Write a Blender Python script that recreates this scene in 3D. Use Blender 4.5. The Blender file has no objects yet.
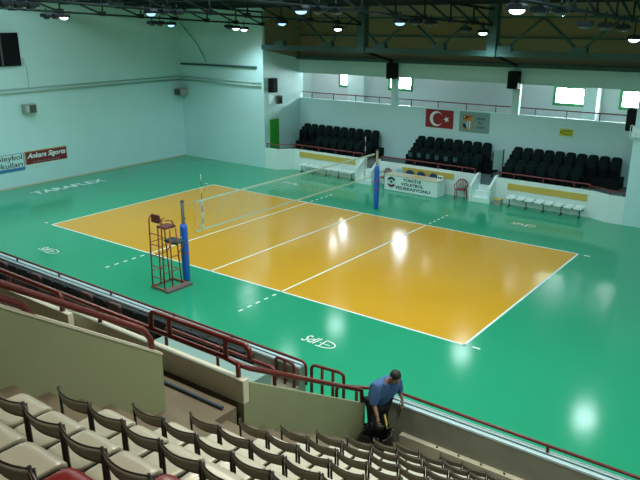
import bpy, bmesh, math, random
from mathutils import Vector, Matrix
random.seed(7)
S = bpy.context.scene
COL = S.collection
PI = math.pi
# ------------------------------------------------------------------ camera frame
CAM = Vector((15.5546, -19.1801, 7.6912)); YAW, PIT, FPX = -0.646668, 0.304525, 691.495
FW = Vector((math.sin(YAW)*math.cos(PIT), math.cos(YAW)*math.cos(PIT), -math.sin(PIT)))
RT = Vector((math.cos(YAW), -math.sin(YAW), 0)); UP = RT.cross(FW)
def ray(u, v): return FW + RT*((u-320)/FPX) - UP*((v-240)/FPX)
def at(u, v, ax, val):
    d = ray(u, v); t = (val-CAM[ax])/d[ax]; return CAM + d*t
def proj(p):
    d = Vector(p)-CAM; z = d.dot(FW)
    return (320+FPX*d.dot(RT)/z, 240-FPX*d.dot(UP)/z, z)
# ------------------------------------------------------------------ materials
def mat(name, c, rough=.5, metal=0, var=.08, scale=6, bump=0, bscale=40, emit=None, es=0, spec=.5, alpha=1, wave=None):
    m = bpy.data.materials.new(name); m.use_nodes = True
    N, L = m.node_tree.nodes, m.node_tree.links
    b = N['Principled BSDF']
    b.inputs['Roughness'].default_value = rough; b.inputs['Metallic'].default_value = metal
    b.inputs['Specular IOR Level'].default_value = spec
    tc = N.new('ShaderNodeTexCoord')
    if var:
        n = N.new('ShaderNodeTexNoise'); n.inputs['Scale'].default_value = scale; n.inputs['Detail'].default_value = 3
        L.new(tc.outputs['Object'], n.inputs['Vector'])
        mx = N.new('ShaderNodeMix'); mx.data_type = 'RGBA'
        mx.inputs[6].default_value = tuple(x*(1-var) for x in c)+(1,); mx.inputs[7].default_value = tuple(min(1, x*(1+var)) for x in c)+(1,)
        L.new(n.outputs['Fac'], mx.inputs[0]); L.new(mx.outputs[2], b.inputs['Base Color'])
    else: b.inputs['Base Color'].default_value = tuple(c)+(1,)
    h = None
    if bump:
        n2 = N.new('ShaderNodeTexNoise'); n2.inputs['Scale'].default_value = bscale; n2.inputs['Detail'].default_value = 2
        L.new(tc.outputs['Object'], n2.inputs['Vector']); h = n2.outputs['Fac']
    if wave:
        w = N.new('ShaderNodeTexWave'); w.inputs['Scale'].default_value = wave; w.bands_direction = 'X'
        L.new(tc.outputs['Object'], w.inputs['Vector']); h = w.outputs['Fac']; bump = bump or .5
    if h is not None:
        bp = N.new('ShaderNodeBump'); bp.inputs['Strength'].default_value = bump; bp.inputs['Distance'].default_value = .02
        L.new(h, bp.inputs['Height']); L.new(bp.outputs['Normal'], b.inputs['Normal'])
    if emit:
        b.inputs['Emission Color'].default_value = tuple(emit)+(1,); b.inputs['Emission Strength'].default_value = es
    return m
def lin(r, g, b):
    f = lambda x: x/12.92 if x <= .04045 else ((x+.055)/1.055)**2.4
    return (f(r/255), f(g/255), f(b/255))
M = {}
M['green'] = mat('green_vinyl_floor', (.026, .345, .18), .13, var=.05, scale=.35, bump=.02, bscale=1.3)
M['orange'] = mat('ochre_vinyl_court', (.74, .375, .026), .14, var=.06, scale=.5, bump=.02, bscale=1.3)
M['line'] = mat('white_line_paint', (.92, .95, .9), .4, var=.02)
M['faded'] = mat('faded_white_lettering', (.70, .95, .85), .45, var=.1, scale=3)
M['wall'] = mat('pale_aqua_wall_paint', (.56, .82, .82), .6, var=.04, scale=1.2, bump=.08, bscale=8)
M['white'] = mat('white_paint', (.76, .90, .88), .5, var=.03)
M['inner'] = mat('corridor_plaster', (.72, .74, .74), .7, var=.03)
M['podium'] = mat('grey_podium_floor', (.09, .135, .135), .6, var=.15, scale=3)
M['ochre'] = mat('ochre_padding_board', (.60, .44, .09), .5, var=.06)
M['greendoor'] = mat('green_door_paint', (.03, .33, .035), .4, var=.05)
M['greenframe'] = mat('green_window_frame', (.03, .22, .07), .45, var=.05)
M['glow'] = mat('daylit_window', (.8, .85, .9), .5, var=0, emit=(.86, .95, 1), es=75)
M['olive'] = mat('olive_corrugated_sheet', (.27, .235, .14), .6, var=.15, scale=.6, wave=6, bump=.4)
M['steel'] = mat('teal_grey_steel', (.035, .10, .09), .5, var=.1, scale=3)
M['steeld'] = mat('dark_steel', (.011, .022, .020), .6, var=.1, spec=.2)
M['concrete'] = mat('grey_concrete', (.24, .25, .20), .75, var=.2, scale=2.5, bump=.15, bscale=30)
M['tread'] = mat('worn_brown_concrete', (.155, .125, .08), .8, var=.35, scale=1.8, bump=.2, bscale=25)
M['cream'] = mat('cream_painted_concrete', (.58, .55, .42), .65, var=.08, scale=3, bump=.08, bscale=20)
M['sage'] = mat('sage_painted_concrete', (.245, .26, .145), .6, var=.07, scale=2, bump=.06, bscale=20)
M['bluecap'] = mat('pale_blue_painted_ledge', (.50, .66, .70), .5, var=.06)
M['red'] = mat('dark_red_gloss_paint', (.115, .010, .007), .28, var=.1, scale=8)
M['railred'] = mat('red_rail_paint', (.22, .035, .03), .4, var=.1)
M['seat'] = mat('cream_grey_seat_plastic', (.47, .445, .345), .28, var=.10, scale=5)
M['seatback'] = mat('shaded_backrest_plastic', (.30, .285, .215), .35, var=.1, scale=5)  # cream grey plastic darkened, rear-face shade put into the colour
M['tealconc'] = mat('teal_grey_painted_concrete', (.22, .34, .31), .7, var=.12, scale=2)
M['redseat'] = mat('dark_red_seat_plastic', (.22, .012, .012), .3, var=.05)
M['tube'] = mat('dark_brown_steel_tube', (.035, .024, .02), .35, var=.1, metal=.3)
M['bolt'] = mat('dark_bolt', (.03, .03, .03), .5, var=0)
M['dkseat'] = mat('dark_green_upholstery', (.0035, .013, .012), .8, var=.15, scale=12, spec=.15)
M['dkside'] = mat('black_seat_side_and_shade', (.004, .008, .008), .7, var=.1, spec=.15)
M['plate'] = mat('pale_blue_front_plate', (.03, .085, .11), .4, var=.1, scale=20)
M['fold'] = mat('black_folding_seat', (.007, .008, .011), .5, var=.2, scale=9, spec=.3)
M['foldr'] = mat('brown_red_seat_pad', (.085, .028, .022), .5, var=.2, scale=9)
M['blue'] = mat('blue_vinyl_padding', (.015, .13, .62), .4, var=.05)
M['bluel'] = mat('pale_blue_mark', (.5, .6, .8), .4, var=0)
M['strapred'] = mat('red_strap', (.35, .03, .12), .5, var=0)
M['pole'] = mat('tan_steel_pole', (.38, .34, .2), .4, var=.05)
M['poled'] = mat('grey_steel_pole', (.07, .08, .075), .4, var=.05)
M['tape'] = mat('aqua_white_net_tape', (.50, .66, .56), .6, var=.03)
M['net'] = mat('net_cord', (.50, .54, .42), .7, var=0)
M['refred'] = mat('brown_red_tube', (.36, .075, .045), .4, var=.1)
M['pad'] = mat('maroon_pad', (.16, .03, .03), .5, var=.1)
M['deskpad'] = mat('dark_teal_pad', (.012, .06, .065), .5, var=.1)
M['plank'] = mat('worn_grey_brown_plank', (.16, .12, .12), .7, var=.2, scale=10)
M['plasred'] = mat('red_plastic', (.22, .025, .022), .35, var=.05)
M['plasblue'] = mat('dark_blue_plastic', (.02, .07, .14), .4, var=.05)
M['paleblue'] = mat('pale_blue_plastic', (.38, .66, .74), .4, var=.05)
M['ink'] = mat('dark_teal_ink', (.004, .03, .035), .6, var=0)
M['black'] = mat('black_plastic', (.004, .005, .007), .6, var=.1, spec=.15)
M['grey'] = mat('grey_cabinet_paint', (.33, .35, .32), .5, var=.1)
M['greyd'] = mat('dark_grey_grille', (.07, .08, .075), .6, var=.1)
M['flagred'] = mat('flag_red_cloth', (.30, .018, .022), .7, var=.06)
M['bred'] = mat('dark_red_banner', (.17, .010, .016), .5, var=.05)
M['borange'] = mat('orange_banner_border', (.55, .22, .03), .5, var=0)
M['bwhite'] = mat('pale_banner_vinyl', (.55, .78, .78), .5, var=.03)
M['bblue'] = mat('blue_banner_band', (.04, .20, .42), .5, var=.05)
M['tealban'] = mat('grey_teal_banner', (.20, .36, .33), .6, var=.05)
M['yellow'] = mat('yellow_sign', (.58, .56, .03), .5, var=.05)
M['emb_o'] = mat('emblem_orange', (.55, .22, .03), .5, var=0)
M['pipe'] = mat('painted_pipe', (.42, .58, .52), .5, var=.05)
M['pipeblue'] = mat('dark_blue_pipe', (.03, .05, .08), .5, var=.1)
M['house'] = mat('floodlight_housing', (.012, .018, .02), .5, var=.1, spec=.2)
M['lens_on'] = mat('lit_lamp_glass', (.8, .9, 1), .3, var=0, emit=(.75, .92, 1), es=9)
M['lens_dim'] = mat('dim_lamp_glass', (.3, .5, .8), .3, var=0, emit=(.35, .65, 1), es=1.6)
M['lens_off'] = mat('unlit_lamp_glass', (.06, .08, .1), .15, var=0)
M['shirt'] = mat('mid_blue_shirt', (.055, .125, .31), .8, var=.15, scale=9, bump=.3, bscale=14)
M['trouser'] = mat('black_trousers', (.008, .008, .011), .8, var=.2, scale=9, bump=.3, bscale=14)
M['skin'] = mat('skin', (.38, .21, .14), .55, var=.06, scale=20)
M['hair'] = mat('black_hair', (.008, .007, .007), .5, var=.2, scale=40, bump=.5, bscale=90)
M['shoe'] = mat('black_leather', (.01, .01, .01), .4, var=.1)
M['eye'] = mat('eye_dark', (.02, .015, .012), .3, var=0)
M['bag'] = mat('black_bin_bag', (.006, .006, .007), .25, var=.2, scale=10, bump=.6, bscale=12)
M['yellowh'] = mat('yellow_plastic', (.42, .32, .05), .5, var=.05)
M['panel'] = mat('pale_board', (.30, .48, .45), .5, var=.05)
# ------------------------------------------------------------------ mesh building
class MB:
    def __init__(s): s.v = []; s.f = []; s.sm = []; s.mi = []
    def add(s, vs, fs, smooth=False, mi=0, mtx=None):
        o = len(s.v)
        s.v += [(mtx @ Vector(p)) if mtx is not None else Vector(p) for p in vs]
        s.f += [tuple(i+o for i in f) for f in fs]; s.sm += [smooth]*len(fs); s.mi += [mi]*len(fs)
        return s
    def box(s, x0, x1, y0, y1, z0, z1, mi=0, mtx=None):
        vs = [(x, y, z) for z in (z0, z1) for y in (y0, y1) for x in (x0, x1)]
        return s.add(vs, [(0,2,3,1), (4,5,7,6), (0,1,5,4), (2,6,7,3), (0,4,6,2), (1,3,7,5)], False, mi, mtx)
    def rbox(s, x0, x1, y0, y1, z0, z1, r, ax=1, n=3, mi=0, mtx=None):
        """box whose outline (seen along axis ax) has rounded corners"""
        A = [(x0, x1), (y0, y1), (z0, z1)]; i, j = [(1,2), (0,2), (0,1)][ax]
        a0, a1 = A[i]; b0, b1 = A[j]; pts = []
        for (ca, cb, st) in ((a1-r, b1-r, 0), (a0+r, b1-r, 1), (a0+r, b0+r, 2), (a1-r, b0+r, 3)):
            for k in range(n+1):
                t = (st + k/n)*PI/2; pts.append((ca+r*math.cos(t), cb+r*math.sin(t)))
        return s.prism(pts, ax, A[ax][0], A[ax][1], mi, mtx)
    def prism(s, pts, ax, c0, c1, mi=0, mtx=None):
        n = len(pts); vs = []
        for c in (c0, c1):
            for a, b in pts: vs.append([(c, a, b), (a, c, b), (a, b, c)][ax])
        fs = [tuple(range(n))[::-1], tuple(range(n, 2*n))] + [(k, (k+1) % n, n+(k+1) % n, n+k) for k in range(n)]
        return s.add(vs, fs, False, mi, mtx)
    def tube(s, path, r, seg=8, mi=0, caps=True, mtx=None):
        P = [Vector(p) for p in path]; n = len(P); vs = []; fs = []
        R = r if isinstance(r, (list, tuple)) else [r]*n
        t0 = (P[1]-P[0]).normalized(); nrm = t0.orthogonal().normalized(); pt = t0
        for k in range(n):
            t = ((P[min(k+1, n-1)]-P[max(k-1, 0)])).normalized()
            q = pt.rotation_difference(t); nrm = (q @ nrm); nrm = (nrm - t*nrm.dot(t)).normalized(); pt = t
            b = t.cross(nrm)
            for j in range(seg):
                a = 2*PI*j/seg; vs.append(P[k]+(nrm*math.cos(a)+b*math.sin(a))*R[k])
        for k in range(n-1):
            for j in range(seg):
                fs.append((k*seg+j, k*seg+(j+1) % seg, (k+1)*seg+(j+1) % seg, (k+1)*seg+j))
        s.add(vs, fs, True, mi, mtx)
        if caps:
            o = len(s.v)-len(vs)
            s.f += [tuple(o+j for j in range(seg))[::-1], tuple(o+(n-1)*seg+j for j in range(seg))]; s.sm += [False]*2; s.mi += [mi]*2
        return s
    def ball(s, c, rx, ry, rz, nu=12, nv=8, mi=0, mtx=None):
        vs = [(c[0], c[1], c[2]-rz)]; fs = []
        for i in range(1, nv):
            p = -PI/2+PI*i/nv
            for j in range(nu):
                a = 2*PI*j/nu; vs.append((c[0]+rx*math.cos(p)*math.cos(a), c[1]+ry*math.cos(p)*math.sin(a), c[2]+rz*math.sin(p)))
        vs.append((c[0], c[1], c[2]+rz)); T = len(vs)-1
        for j in range(nu): fs.append((0, 1+(j+1) % nu, 1+j)); fs.append((T, 1+(nv-2)*nu+j, 1+(nv-2)*nu+(j+1) % nu))
        for i in range(nv-2):
            for j in range(nu):
                a = 1+i*nu; fs.append((a+j, a+(j+1) % nu, a+nu+(j+1) % nu, a+nu+j))
        return s.add(vs, fs, True, mi, mtx)
    def poly(s, pts3, mi=0): return s.add(pts3, [tuple(range(len(pts3)))], False, mi)
    def mesh(s, name, mats, off=None):
        me = bpy.data.meshes.new(name)
        o = Vector(off) if off is not None else Vector((0, 0, 0))
        me.from_pydata([tuple(v-o) for v in s.v], [], s.f)
        for m in (mats if isinstance(mats, (list, tuple)) else [mats]): me.materials.append(m)
        for p, sm, mi in zip(me.polygons, s.sm, s.mi): p.use_smooth = sm; p.material_index = mi
        bm = bmesh.new(); bm.from_mesh(me); bmesh.ops.recalc_face_normals(bm, faces=bm.faces); bm.to_mesh(me); bm.free()
        return me
    def build(s, name, mats, parent=None, bevel=0, off=None, label=None):
        if parent is not None and off is None: off = None
        o = bpy.data.objects.new(name, s.mesh(name, mats, off)); COL.objects.link(o)
        if parent is not None: o.parent = parent
        if bevel:
            b = o.modifiers.new('bevel', 'BEVEL'); b.width = bevel; b.segments = 2; b.limit_method = 'ANGLE'; b.angle_limit = .7
        if label: o['label'] = label
        return o
def thing(name, label, cat, loc=(0,0,0), rotz=0, group=None):
    o = bpy.data.objects.new(name, None); COL.objects.link(o); o.empty_display_size = .1
    o.location = loc; o.rotation_euler = (0, 0, rotz); o['label'] = label; o['category'] = cat
    if group: o['group'] = group
    return o
def tag(o, label, cat, group=None):
    o['label'] = label; o['category'] = cat
    if group: o['group'] = group
    return o
def struct(name, mb, m, bevel=0):
    o = mb.build(name, m, None, bevel); o['kind'] = 'structure'; return o
def sub(mb, name, m, parent, bevel=0, label=None):
    """part given in world coordinates under a thing whose rotation is zero"""
    p = parent; off = Vector((0, 0, 0))
    while p is not None: off += p.location; p = p.parent
    return mb.build(name, m, parent, bevel, off, label)
def dup(root, loc, rotz, label, group=None):
    r = root.copy(); COL.objects.link(r); r.location = loc; r.rotation_euler = (0, 0, rotz); r['label'] = label
    if group: r['group'] = group
    for ch in root.children:
        c = ch.copy(); COL.objects.link(c); c.parent = r
        for g in ch.children:
            d = g.copy(); COL.objects.link(d); d.parent = c
    return r
ORD = ['first','second','third','fourth','fifth','sixth','seventh','eighth','ninth','tenth','eleventh','twelfth','thirteenth','fourteenth','fifteenth','sixteenth','seventeenth','eighteenth','nineteenth','twentieth','twenty-first','twenty-second','twenty-third','twenty-fourth','twenty-fifth']
def text_mb(mb, body, org, right, up, w, h, depth=.004, bold=0, shear=0, mi=0, spacing=1.0):
    cu = bpy.data.curves.new('t', 'FONT'); cu.body = body; cu.shear = shear; cu.offset = bold; cu.space_character = spacing; cu.resolution_u = 3
    ob = bpy.data.objects.new('t', cu); COL.objects.link(ob)
    bpy.context.view_layer.update()
    dg = bpy.context.evaluated_depsgraph_get()
    me = bpy.data.meshes.new_from_object(ob.evaluated_get(dg))
    xs = [v.co.x for v in me.vertices]; ys = [v.co.y for v in me.vertices]
    x0, x1, y0, y1 = min(xs), max(xs), min(ys), max(ys)
    R = Vector(right).normalized(); U = Vector(up).normalized(); Nn = R.cross(U)*depth
    vs = [Vector(org)+R*((v.co.x-x0)/(x1-x0)*w)+U*((v.co.y-y0)/(y1-y0)*h)+Nn for v in me.vertices]
    mb.add(vs, [tuple(p.vertices) for p in me.polygons], False, mi)
    bpy.data.objects.remove(ob); bpy.data.meshes.remove(me); bpy.data.curves.remove(cu)
    return mb
def arc_rail(p0, p1, drop0=0, drop1=0, r=.12):
    """rail path from p0 to p1 whose ends bend down by drop0 / drop1"""
    p0, p1 = Vector(p0), Vector(p1); d = (p1-p0).normalized(); path = []
    if drop0:
        path.append(p0-Vector((0, 0, drop0)))
        for k in range(5):
            a = k/4*PI/2; path.append(p0+d*(r-r*math.cos(a))+Vector((0, 0, -r+r*math.sin(a))))
    else: path.append(p0)
    n = max(1, int((p1-p0).length/2))
    for k in range(1, n): path.append(p0.lerp(p1, k/n))
    if drop1:
        for k in range(5):
            a = k/4*PI/2; path.append(p1-d*(r-r*math.sin(a))+Vector((0, 0, -r+r*math.cos(a))))
        path.append(p1-Vector((0, 0, drop1)))
    else: path.append(p1)
    return path
# ================================================================== SETTING: floor and markings
floor = struct('floor', MB().box(-16.4, 18.3, -24.3, 15.5, -.3, 0), M['green'])
sub(MB().box(-9, 9, -4.5, 4.5, 0, .003), 'playing_area', M['orange'], floor)
def line_mb(*rects, z=.006):
    b = MB()
    for x0, x1, y0, y1 in rects: b.box(x0, x1, y0, y1, 0, z)
    return b
W = .06
sub(line_mb((-9, 9, -4.5, -4.5+W), (-9, 9, 4.5-W, 4.5), (-9, -9+W, -4.5, 4.5), (9-W, 9, -4.5, 4.5), (-.03, .03, -4.5, 4.5), (-3.03, -2.97, -4.5, 4.5), (2.97, 3.03, -4.5, 4.5)), 'boundary_line', M['line'], floor)
ds = []
for x in (-3, 3):
    for s in (-1, 1):
        for k in range(5):
            a = s*(4.72+k*.36); b_ = a+s*.16; ds.append((x-.03, x+.03, min(a, b_), max(a, b_)))
for x, y in ((9.28, 4.44), (9.28, -4.44), (-9.38, -4.44), (-9.38, 4.44)): ds.append((x-.1, x+.1, y-.03, y+.03))
sub(line_mb(*ds), 'dash_marking', M['line'], floor)
t = MB(); text_mb(t, 'TARAFLEX', (-14.05, -2.0, 0), (.03, 1, 0), (-1, .03, 0), 3.85, .62, .007, .026)
sub(t, 'lettering', M['faded'], floor)
def floor_mark(cx, cy, flip):
    b = MB(); r = Vector((1, .02, 0)); u = Vector((0, 1, 0))
    o = Vector((cx, cy, 0))
    if flip:
        text_mb(b, 'SdI', o+Vector((-.52, -.12, 0)), r, u, .46, .36, .007, .004, .25)
    else:
        text_mb(b, 'SPI', o+Vector((-.52, -.12, 0)), r, u, .46, .30, .007, .004)
    pts = []
    for k in range(17):
        a = -PI/2+PI*k/16; pts.append(o+Vector((.08+.36*math.cos(a), .04+.19*math.sin(a), .01)))
    pts.append(pts[0]); pts.append(pts[0]+Vector((-.1, .0, 0)))
    for p, q in zip(pts, pts[1:]):
        d = (q-p).normalized(); n = Vector((-d.y, d.x, 0))*.018
        b.poly([p-n, q-n, q+n, p+n])
    b.box(cx-.02, cx+.3, cy+.03, cy+.05, .004, .008)
    sub(b, 'floor_emblem', M['line'], floor)
floor_mark(6.02, -6.58, True); floor_mark(6.12, 6.8, False); floor_mark(-6.05, -6.46, True); 
b = MB(); text_mb(b, 'SPOR', (-6.6, 6.9, 0), (1, 0, 0), (0, 1, 0), 1.0, .2, .007, .01); sub(b, 'floor_emblem', M['line'], floor)
# ================================================================== walls
struct('wall_left', MB().box(-16.4, -16.1, -24.3, 9.2, 0, 9.6), M['wall'])
struct('wall_back_left', MB().box(-16.4, -9.66, 9.2, 12.6, 0, 9.6), M['wall'])
struct('wall_back_right', MB().box(9.2, 18.3, 9.2, 12.6, 0, 9.6), M['wall'])
struct('wall_right', MB().box(18, 18.3, -24.3, 9.2, 0, 9.6), M['wall'])
struct('wall_near', MB().box(-16.4, 18.3, -24.3, -24, 0, 9.6), M['cream'])
struct('ceiling', MB().box(-16.4, 18.3, -24.3, 12.6, 9.6, 9.8), M['olive'])
struct('wall_back', MB().box(-9.66, 9.2, 12.3, 12.5, 0, 3.6), M['wall'])
struct('trim_1', MB().box(-9.66, 9.2, 12.2, 12.5, 5.0, 5.74), M['wall'])           # beam over the gallery
struct('wall_upper', MB().box(-9.66, 9.2, 12.36, 12.5, 5.74, 9.6), M['olive'])
struct('trim_2', MB().prism([(9.35, 6.30), (12.3, 5.78), (12.3, 9.6), (9.35, 9.6)], 0, -9.68, -9.62), M['olive'])
struct('trim_3', MB().box(-9.62, 9.2, 11.95, 12.3, 5.74, 5.92).box(-9.62, 9.2, 12.24, 12.36, 6.25, 6.33).box(-9.62, 9.2, 12.24, 12.36, 7.0, 7.07), M['steel'])
for x in (-3.38, 3.18): struct('column', MB().box(x-.17, x+.17, 12.28, 12.5, 3.6, 5.0), M['wall'])
# gallery corridor
struct('floor_gallery', MB().box(-16.4, 18.3, 12.5, 15.6, 2.5, 2.7), M['podium'])
struct('ceiling_gallery', MB().box(-16.4, 18.3, 12.5, 15.6, 5.75, 5.9), M['inner'])
wins = [(-8.95, -8.25, 4.05, 4.95), (-5.5, -3.95, 4.05, 4.95), (3.95, 5.5, 3.85, 4.72), (7.05, 8.6, 3.85, 4.72)]
b = MB(); xs = -16.4
for x0, x1, z0, z1 in wins:
    b.box(xs, x0, 15.2, 15.5, 2.7, 5.75); b.box(x0, x1, 15.2, 15.5, 2.7, z0); b.box(x0, x1, 15.2, 15.5, z1, 5.75); xs = x1
b.box(xs, 18.3, 15.2, 15.5, 2.7, 5.75)
struct('wall_gallery', b, M['inner'])
struct('wall_gallery_end', MB().box(-11.2, -11.0, 12.5, 15.2, 2.7, 5.75), M['white'])
for i, (x0, x1, z0, z1) in enumerate(wins):
    o = struct('window_%d' % (i+1), MB().box(x0, x1, 15.34, 15.38, z0, z1), M['glow'])
    f = MB(); e = .12
    f.box(x0-.02, x0+e, 15.16, 15.33, z0-.02, z1+.02).box(x1-e, x1+.02, 15.16, 15.33, z0-.02, z1+.02).box(x0+e, x1-e, 15.16, 15.33, z0-.02, z0+e).box(x0+e, x1-e, 15.16, 15.33, z1-.06, z1+.02)
    sub(f, 'window_frame', M['greenframe'], o)
struct('pillar', MB().box(5.68, 6.25, 14.3, 15.2, 2.7, 5.75), M['white'])
struct('pillar', MB().box(-8.15, -7.0, 14.9, 15.2, 2.7, 5.75), M['white'])
# podium of the far grandstand
yb = lambda x: 9.72-.02*x
def podium(pts, z):
    return MB().prism(pts, 2, 0, z)
ST = [(-3.58, -2.6), (2.62, 3.62)]
pod = [(-9.66, 9.2), (-8.8, 9.2), (-8.1, yb(-8)), (ST[0][0], yb(-3.6))]
for k in range(2):
    a, c = ST[k]; pod += [(a, 10.05), (c, 10.05), (c, yb(c))]
    if k == 0: pod += [(ST[1][0], yb(2.7))]
pod += [(7.75, yb(7.75)), (8.6, 9.2), (9.2, 9.2), (9.2, 12.3), (-9.66, 12.3)]
struct('podium', podium(pod, .85), M['podium'])
b = MB()
def par(p, q, th=.12, z=1.12):
    p, q = Vector((p[0], p[1], 0)), Vector((q[0], q[1], 0)); d = (q-p).normalized(); n = Vector((-d.y, d.x, 0))*th
    pts = [p-n*.02, q-n*.02, q+n, p+n]; b.prism([(v.x, v.y) for v in pts], 2, 0, z)
par((-9.66, 9.2), (-8.8, 9.2)); par((-8.8, 9.2), (-8.1, yb(-8.1))); par((-8.1, yb(-8.1)), (ST[0][0], yb(-3.6)))
par((ST[0][1], yb(-2.6)), (ST[1][0], yb(2.7))); par((ST[1][1], yb(3.6)), (7.75, yb(7.75))); par((7.75, yb(7.75)), (8.6, 9.2)); par((8.6, 9.2), (9.2, 9.2))
struct('wall_podium', b, M['white'])
for k, (a, c) in enumerate(ST):
    b = MB()
    for x in (a, c-.11): b.prism([(9.08, 0), (9.08, .72), (9.75, 1.16), (10.0, 1.16), (10.0, 0)], 0, x, x+.11)
    struct('trim_%d' % (4+k), b, M['white'])
    b = MB()
    for i in range(3): b.box(a+.11, c-.11, 9.14+i*.3, 10.05, i*.21, .21*(i+1))
    struct('staircase', b, M['white'])
struct('podium_tier', MB().box(-9.2, -3.9, 11.3, 12.3, .85, 1.3).box(-1.9, 2.6, 11.3, 12.3, .85, 1.3).box(3.3, 8.35, 11.3, 12.3, .85, 1.3), M['dkside'])  # near-black colour stands for the shade on the tier fronts
b = MB()
for x0, x1, z0, z1 in ((-7.75, -4.05, .74, 1.02), (-1.25, 1.55, .74, 1.0), (4.2, 7.65, .66, .94)):
    y = yb((x0+x1)/2); b.prism([(x0, yb(x0)-.035), (x1, yb(x1)-.035), (x1, yb(x1)+.02), (x0, yb(x0)+.02)], 2, z0, z1)
struct('trim_6', b, M['ochre'])
# pipes on the walls
struct('trim_7', MB().tube([(-16.04, -24, 4.5), (-16.04, 9.12, 4.52)], .045, 6).tube([(-16.05, -24, 4.68), (-16.05, 9.12, 4.7)], .03, 6), M['pipe'])
struct('trim_8', MB().tube([(-16.0, 9.13, 4.50), (-9.8, 9.13, 4.44)], .045, 6).tube([(-16.0, 9.14, 4.68), (-9.8, 9.14, 4.62)], .03, 6), M['pipe'])
struct('trim_9', MB().box(-16.0, -10.1, 9.1, 9.2, 5.36, 5.46), M['steel'])
struct('baseboard_left', MB().box(-16.1, -16.06, -9.3, 9.2, 0, .07), M['cream'])
# green door in the left return wall
d = struct('door_1', MB().box(-9.67, -9.60, 9.62, 10.35, .86, 2.62), M['greendoor'])
sub(MB().tube([(-9.57, 10.25, 1.7), (-9.57, 10.25, 1.85)], .015, 6), 'door_handle', M['greyd'], d)
# ================================================================== roof steel
def beam_between(b, p, q, w): b.tube([p, q], w, 4)
zb = lambda y: 7.98-.042*y
def truss(x):
    b = MB(); y0, y1 = -12.5, 9.15
    zt = lambda y: zb(y)+.62
    beam_between(b, (x, y0, zb(y0)), (x, y1, zb(y1)), .055); beam_between(b, (x, y0, zt(y0)), (x, y1, zt(y1)), .06)
    n = 11; st = (y1-y0)/n
    for k in range(n):
        a = y0+k*st; c = a+st
        beam_between(b, (x, a, zt(a)), (x, c, zb(c)), .04); beam_between(b, (x, c, zb(c)), (x, c, zt(c)), .035)
        b.box(x-.02, x+.02, c-.16, c+.16, zb(c)-.06, zb(c)+.12)
    o = b.build('roof_truss', M['steeld']); o['kind'] = 'structure'; return o
for x in (-9.6, -3.35, 3.2, 9.6): truss(x)
b = MB()
for y in (-11.5, -9.2, -6.9, -4.6, -2.3, 0, 2.3, 4.6, 6.9):
    b.box(-16.1, 18, y-.08, y+.08, zb(y)+.68, zb(y)+.86)
struct('roof_purlin', b, M['steeld'])
b = MB()
b.box(-9.66, 9.2, 9.1, 9.34, 6.34, 6.58).box(-9.66, 9.2, 9.15, 9.28, 7.86, 7.95)
nodes = [-8.45+k*3.05 for k in range(7)]
for i, x in enumerate(nodes):
    if x > 9.2: break
    b.box(x-.3, x+.3, 9.08, 9.36, 6.5, 6.78)
    for s in (-1, 1):
        xt = x+s*1.52
        if -9.7 < xt < 9.3: b.tube([(x, 9.22, 6.6), (xt, 9.22, 7.9)], .065, 4)
struct('roof_girder', b, M['steel'])
for x in (-3.35, 3.2): struct('roof_post', MB().box(x-.2, x+.2, 9.0, 9.4, 6.34, 9.6), M['steel'])
struct('roof_rafter', MB().tube([(-3.38, 9.3, 6.4), (-3.38, 12.25, 5.78)], .07, 4).tube([(3.2, 9.3, 6.4), (3.2, 12.25, 5.78)], .07, 4), M['steeld'])
# ================================================================== floodlights
def make_lamp(kind):
    t = thing('floodlight', 'x', 'lamp')
    MB().prism([(-.20, 0), (.20, 0), (.19, .09), (.12, .14), (-.12, .14), (-.19, .09)], 1, -.16, .16).build('housing', M['house'], t, .02)
    MB().tube([(0, 0, 0), (0, 0, 1)], .022, 6).build('bracket', M['house'], t).location = (0, 0, .12)
    MB().ball((0, 0, -.01), .17, .14, .08).build('lens', M[kind], t)
    return t
PL = {k: make_lamp(k) for k in ('lens_on', 'lens_dim', 'lens_off')}
used = {}
TN = {-9.6: 'farthest roof truss', -3.35: 'second roof truss from the left wall', 3.2: 'third roof truss from the left wall', 9.6: 'nearest roof truss at right'}
LAMPS = [(-9.6, 46.5, 17, 'lens_off'), (-9.6, 55.5, 17, 'lens_off'), (-9.6, 64, 17.5, 'lens_on'),
 (-9.6, 152, 24, 'lens_off'), (-9.6, 160, 24.3, 'lens_off'), (-9.6, 171, 25, 'lens_dim'),
 (-9.6, 229, 27.5, 'lens_off'), (-9.6, 236, 28.5, 'lens_on'), (-9.6, 244, 29.5, 'lens_on'),
 (-3.35, 5, 5.5, 'lens_off'), (-3.35, 18, 6, 'lens_off'), (-3.35, 31, 7, 'lens_off'),
 (-3.35, 151, 13.5, 'lens_dim'), (-3.35, 164, 13.5, 'lens_off'), (-3.35, 177, 14, 'lens_off'),
 (-3.35, 282, 23.5, 'lens_dim'), (-3.35, 338, 29, 'lens_on'),
 (3.2, 301, 11, 'lens_dim'), (3.2, 319, 11, 'lens_off'), (3.2, 336, 12, 'lens_off'),
 (3.2, 400, 23, 'lens_dim'), (3.2, 416, 23, 'lens_off'), (3.2, 431, 24, 'lens_off'),
 (3.2, 466, 30.5, 'lens_off'), (3.2, 483, 33, 'lens_on'),
 (9.6, 517, 10, 'lens_on'), (9.6, 540, 12, 'lens_off'), (9.6, 561, 12.5, 'lens_off'),
 (9.6, 585, 26, 'lens_off'), (9.6, 605, 27.5, 'lens_off'), (9.6, 623, 29, 'lens_off'), (9.6, 634, 39.5, 'lens_on')]
cnt = {}; LIT = []
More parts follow.
